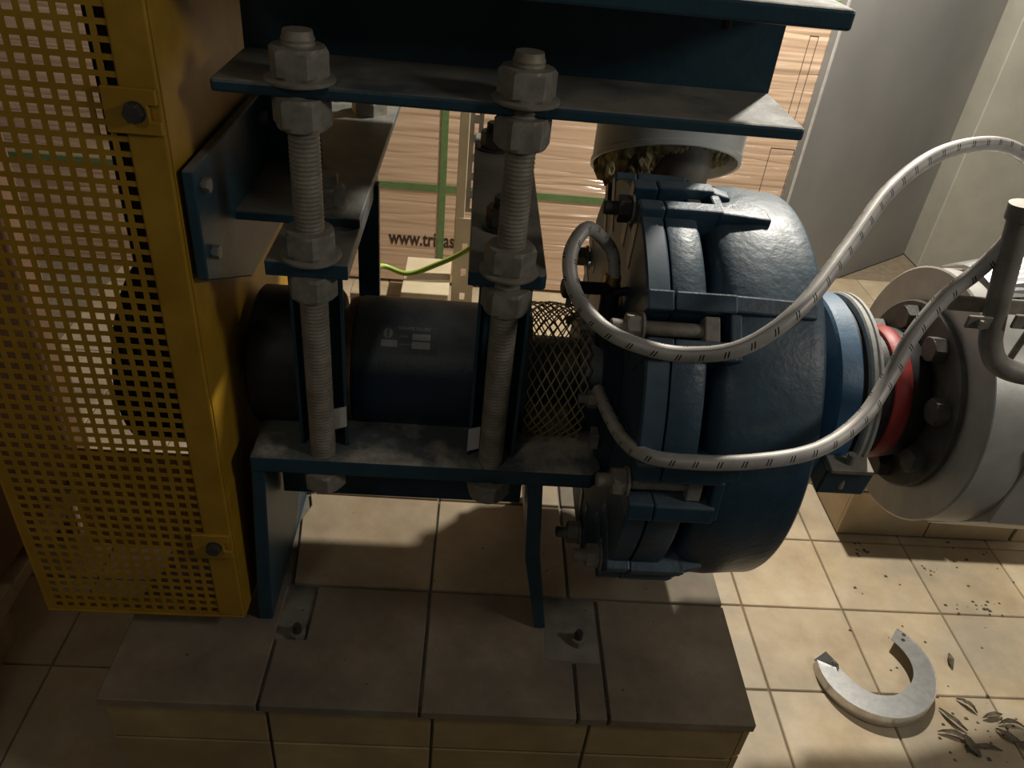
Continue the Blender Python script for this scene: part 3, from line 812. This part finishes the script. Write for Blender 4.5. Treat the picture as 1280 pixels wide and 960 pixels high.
# left pallet with carton
lp = thing('pallet_carton', 'brown cardboard carton on a wooden pallet at the left edge', 'box', (-1.3, 1.1, 0))
box('carton', (-1.7, .55, .205), (-.935, 1.60, 1.5), card2, lp, bev=.006)
for y in (.56, .80, 1.04, 1.28, 1.50):
    box('deck_board', (-1.7, y, .172), (-.915, y+.1, .2045), wood, lp, bev=.002)
box('stringer', (-.99, .56, .135), (-.93, 1.60, .1715), wood, lp, bev=.002)
box('stringer', (-1.66, .56, .135), (-1.60, 1.60, .1715), wood, lp, bev=.002)
for y in (.57, 1.05, 1.48):
    box('block', (-1.04, y, 0), (-.96, y+.11, .1345), wood, lp, bev=.002)
    box('block', (-1.65, y, 0), (-1.57, y+.11, .1345), wood, lp, bev=.002)

# ================================================================== SMALL THINGS ON THE FLOOR
def half_ring():
    o = thing('cladding_collar', 'loose U-shaped aluminium collar lying on the floor tiles', 'metal collar', (1.04, 1.12, 0))
    n = 40; v = []; f = []; vr = []; fr_ = []
    for k in range(n+1):
        u = k/n; a = math.radians(168+(408-168)*u)
        ro = .132+.030*max(0, (u-.62)/.38)**1.3; ri = .074+.046*max(0, (u-.62)/.38)
        if u < .12: ri += .012*(1-u/.12)
        c, s = math.cos(a), math.sin(a); zo = .032+.09*ro*c*.6-.05*ro*s; zi = .032+.09*ri*c*.6-.05*ri*s; z = zo
        c, s = math.cos(a), math.sin(a)
        cx, cy = 1.042, 1.132
        v += [(cx+ri*c, cy+ri*s, zi), (cx+ro*c, cy+ro*s, zo)]
        vr += [(cx+ro*c, cy+ro*s, z), (cx+(ro+.003)*c, cy+(ro+.003)*s, z+.002), (cx+(ro+.004)*c, cy+(ro+.004)*s, max(.001, z-.030))]
    for k in range(n):
        f.append((2*k, 2*k+1, 2*k+3, 2*k+2))
        for q in (0, 1): fr_.append((3*k+q, 3*k+q+1, 3*k+q+4, 3*k+q+3))
    a = mesh('collar_face', v, f, alumatt, o); s = a.modifiers.new('s', 'SOLIDIFY'); s.thickness = .0016
    b = mesh('rolled_rim', vr, fr_, alubright, o); s = b.modifiers.new('s', 'SOLIDIFY'); s.thickness = .0012
    mesh('end_tab', [(.905, 1.16, .02), (.93, 1.168, .045), (.955, 1.14, .035), (.947, 1.135, .022), (.953, 1.128, .034), (.94, 1.12, .012)], [(0, 1, 2, 3), (3, 2, 4, 5)], alubright, o)
    lathe('rivet', (.945, 1.148, .033), (.3, -.5, .8), [(0, .004), (.004, .003)], zinc, o, 10)
    lathe('slot', (1.152, 1.225, .046), (0, 0, 1), [(0, .005), (.0012, .005)], darksteel, o, 14)
half_ring()
def leaf_piece(c, ang, L, wd, label):
    n = 8; v = []; f = []; ca, sa = math.cos(ang), math.sin(ang); bend = random.uniform(-.3, .3)
    for k in range(n+1):
        u = k/n; x = (u-.5)*L; wy = wd*math.sin(PI*(.06+.9*u))*.5; yb = bend*x*x/L*2; z = .003+.008*math.sin(PI*u)*random.uniform(.5, 1)
        for s in (-1, 0, 1):
            px, py = x, yb+s*wy; v.append((c[0]+px*ca-py*sa, c[1]+px*sa+py*ca, z+(.004 if s else 0)))
    for k in range(n):
        for q in (0, 1): f.append((3*k+q, 3*k+q+1, 3*k+q+4, 3*k+q+3))
    o = mesh('dry_leaf', v, f, leaf); s = o.modifiers.new('s', 'SOLIDIFY'); s.thickness = .0012
    tag(o, label, 'leaf', 'dry leaf scraps on the floor')
for c, a, L, wd, lb in [((1.193, 1.02), 2.2, .07, .013, 'upper left strip of the star-shaped leaf scrap'), ((1.183, .985), -.35, .075, .014, 'left pointing strip of the star-shaped leaf scrap'),
                        ((1.205, .958), 1.75, .055, .022, 'short lower stub of the star-shaped leaf scrap'), ((1.24, .955), -.12, .075, .012, 'right pointing strip of the star-shaped leaf scrap'),
                        ((1.252, 1.062), 2.3, .05, .012, 'lone curled leaf sliver above the star-shaped scrap'), ((1.30, 1.035), .2, .055, .014, 'pale curled leaf scrap near the right frame edge'),
                        ((1.335, 1.02), -.1, .06, .012, 'flat leaf strip touching the right frame edge'), ((1.31, .98), 2.4, .06, .018, 'dark crumpled leaf in the lower right corner'),
                        ((1.345, .955), -.6, .06, .02, 'ragged leaf lowest in the right corner'), ((1.270, 1.185), 1.3, .045, .014, 'small leaf scrap on the seam beside the collar')]:
    leaf_piece(c, a, L, wd, lb)
def crumbs():
    v = []; f = []; rnd = random.Random(5)
    cl = [(1.184, 1.552, .02, 14), (1.355, 1.481, .02, 8), (1.45, 1.36, .035, 16), (1.375, 1.356, .012, 4), (1.25, 1.25, .2, 14), (1.2, .97, .06, 10), (1.3, .98, .07, 18), (1.13, 1.06, .06, 4), (1.5, 1.5, .1, 10)]
    for cx, cy, s, n in cl:
        for _ in range(n):
            x, y = rnd.gauss(cx, s*.6), rnd.gauss(cy, s*.6); r = rnd.uniform(.0015, .006); b = len(v)
            v += [(x-r, y-r*.6, 0), (x+r, y-r*.7, 0), (x+r*.6, y+r, 0), (x-r*.7, y+r*.8, 0), (x+r*.1, y, r*.9)]
            f += [(b, b+1, b+4), (b+1, b+2, b+4), (b+2, b+3, b+4), (b+3, b, b+4)]
    o = mesh('dirt_crumbs', v, f, leaf); tag(o, 'dark dirt crumbs scattered over the floor tiles', 'dirt', kind='stuff'); v = []; f = []
    for _ in range(40):
        x, y = rnd.uniform(-.5, .5), rnd.uniform(.8, 1.28); r = rnd.uniform(.001, .003); b = len(v)
        v += [(x-r, y-r*.6, PZ), (x+r, y-r*.7, PZ), (x+r*.6, y+r, PZ), (x-r*.7, y+r*.8, PZ), (x+r*.1, y, PZ+r*.9)]
        f += [(b, b+1, b+4), (b+1, b+2, b+4), (b+2, b+3, b+4), (b+3, b, b+4)]
    o = mesh('dirt_crumbs', v, f, leaf); tag(o, 'tiny dark dirt crumbs lying on top of the pump plinth', 'dirt', kind='stuff')
crumbs()
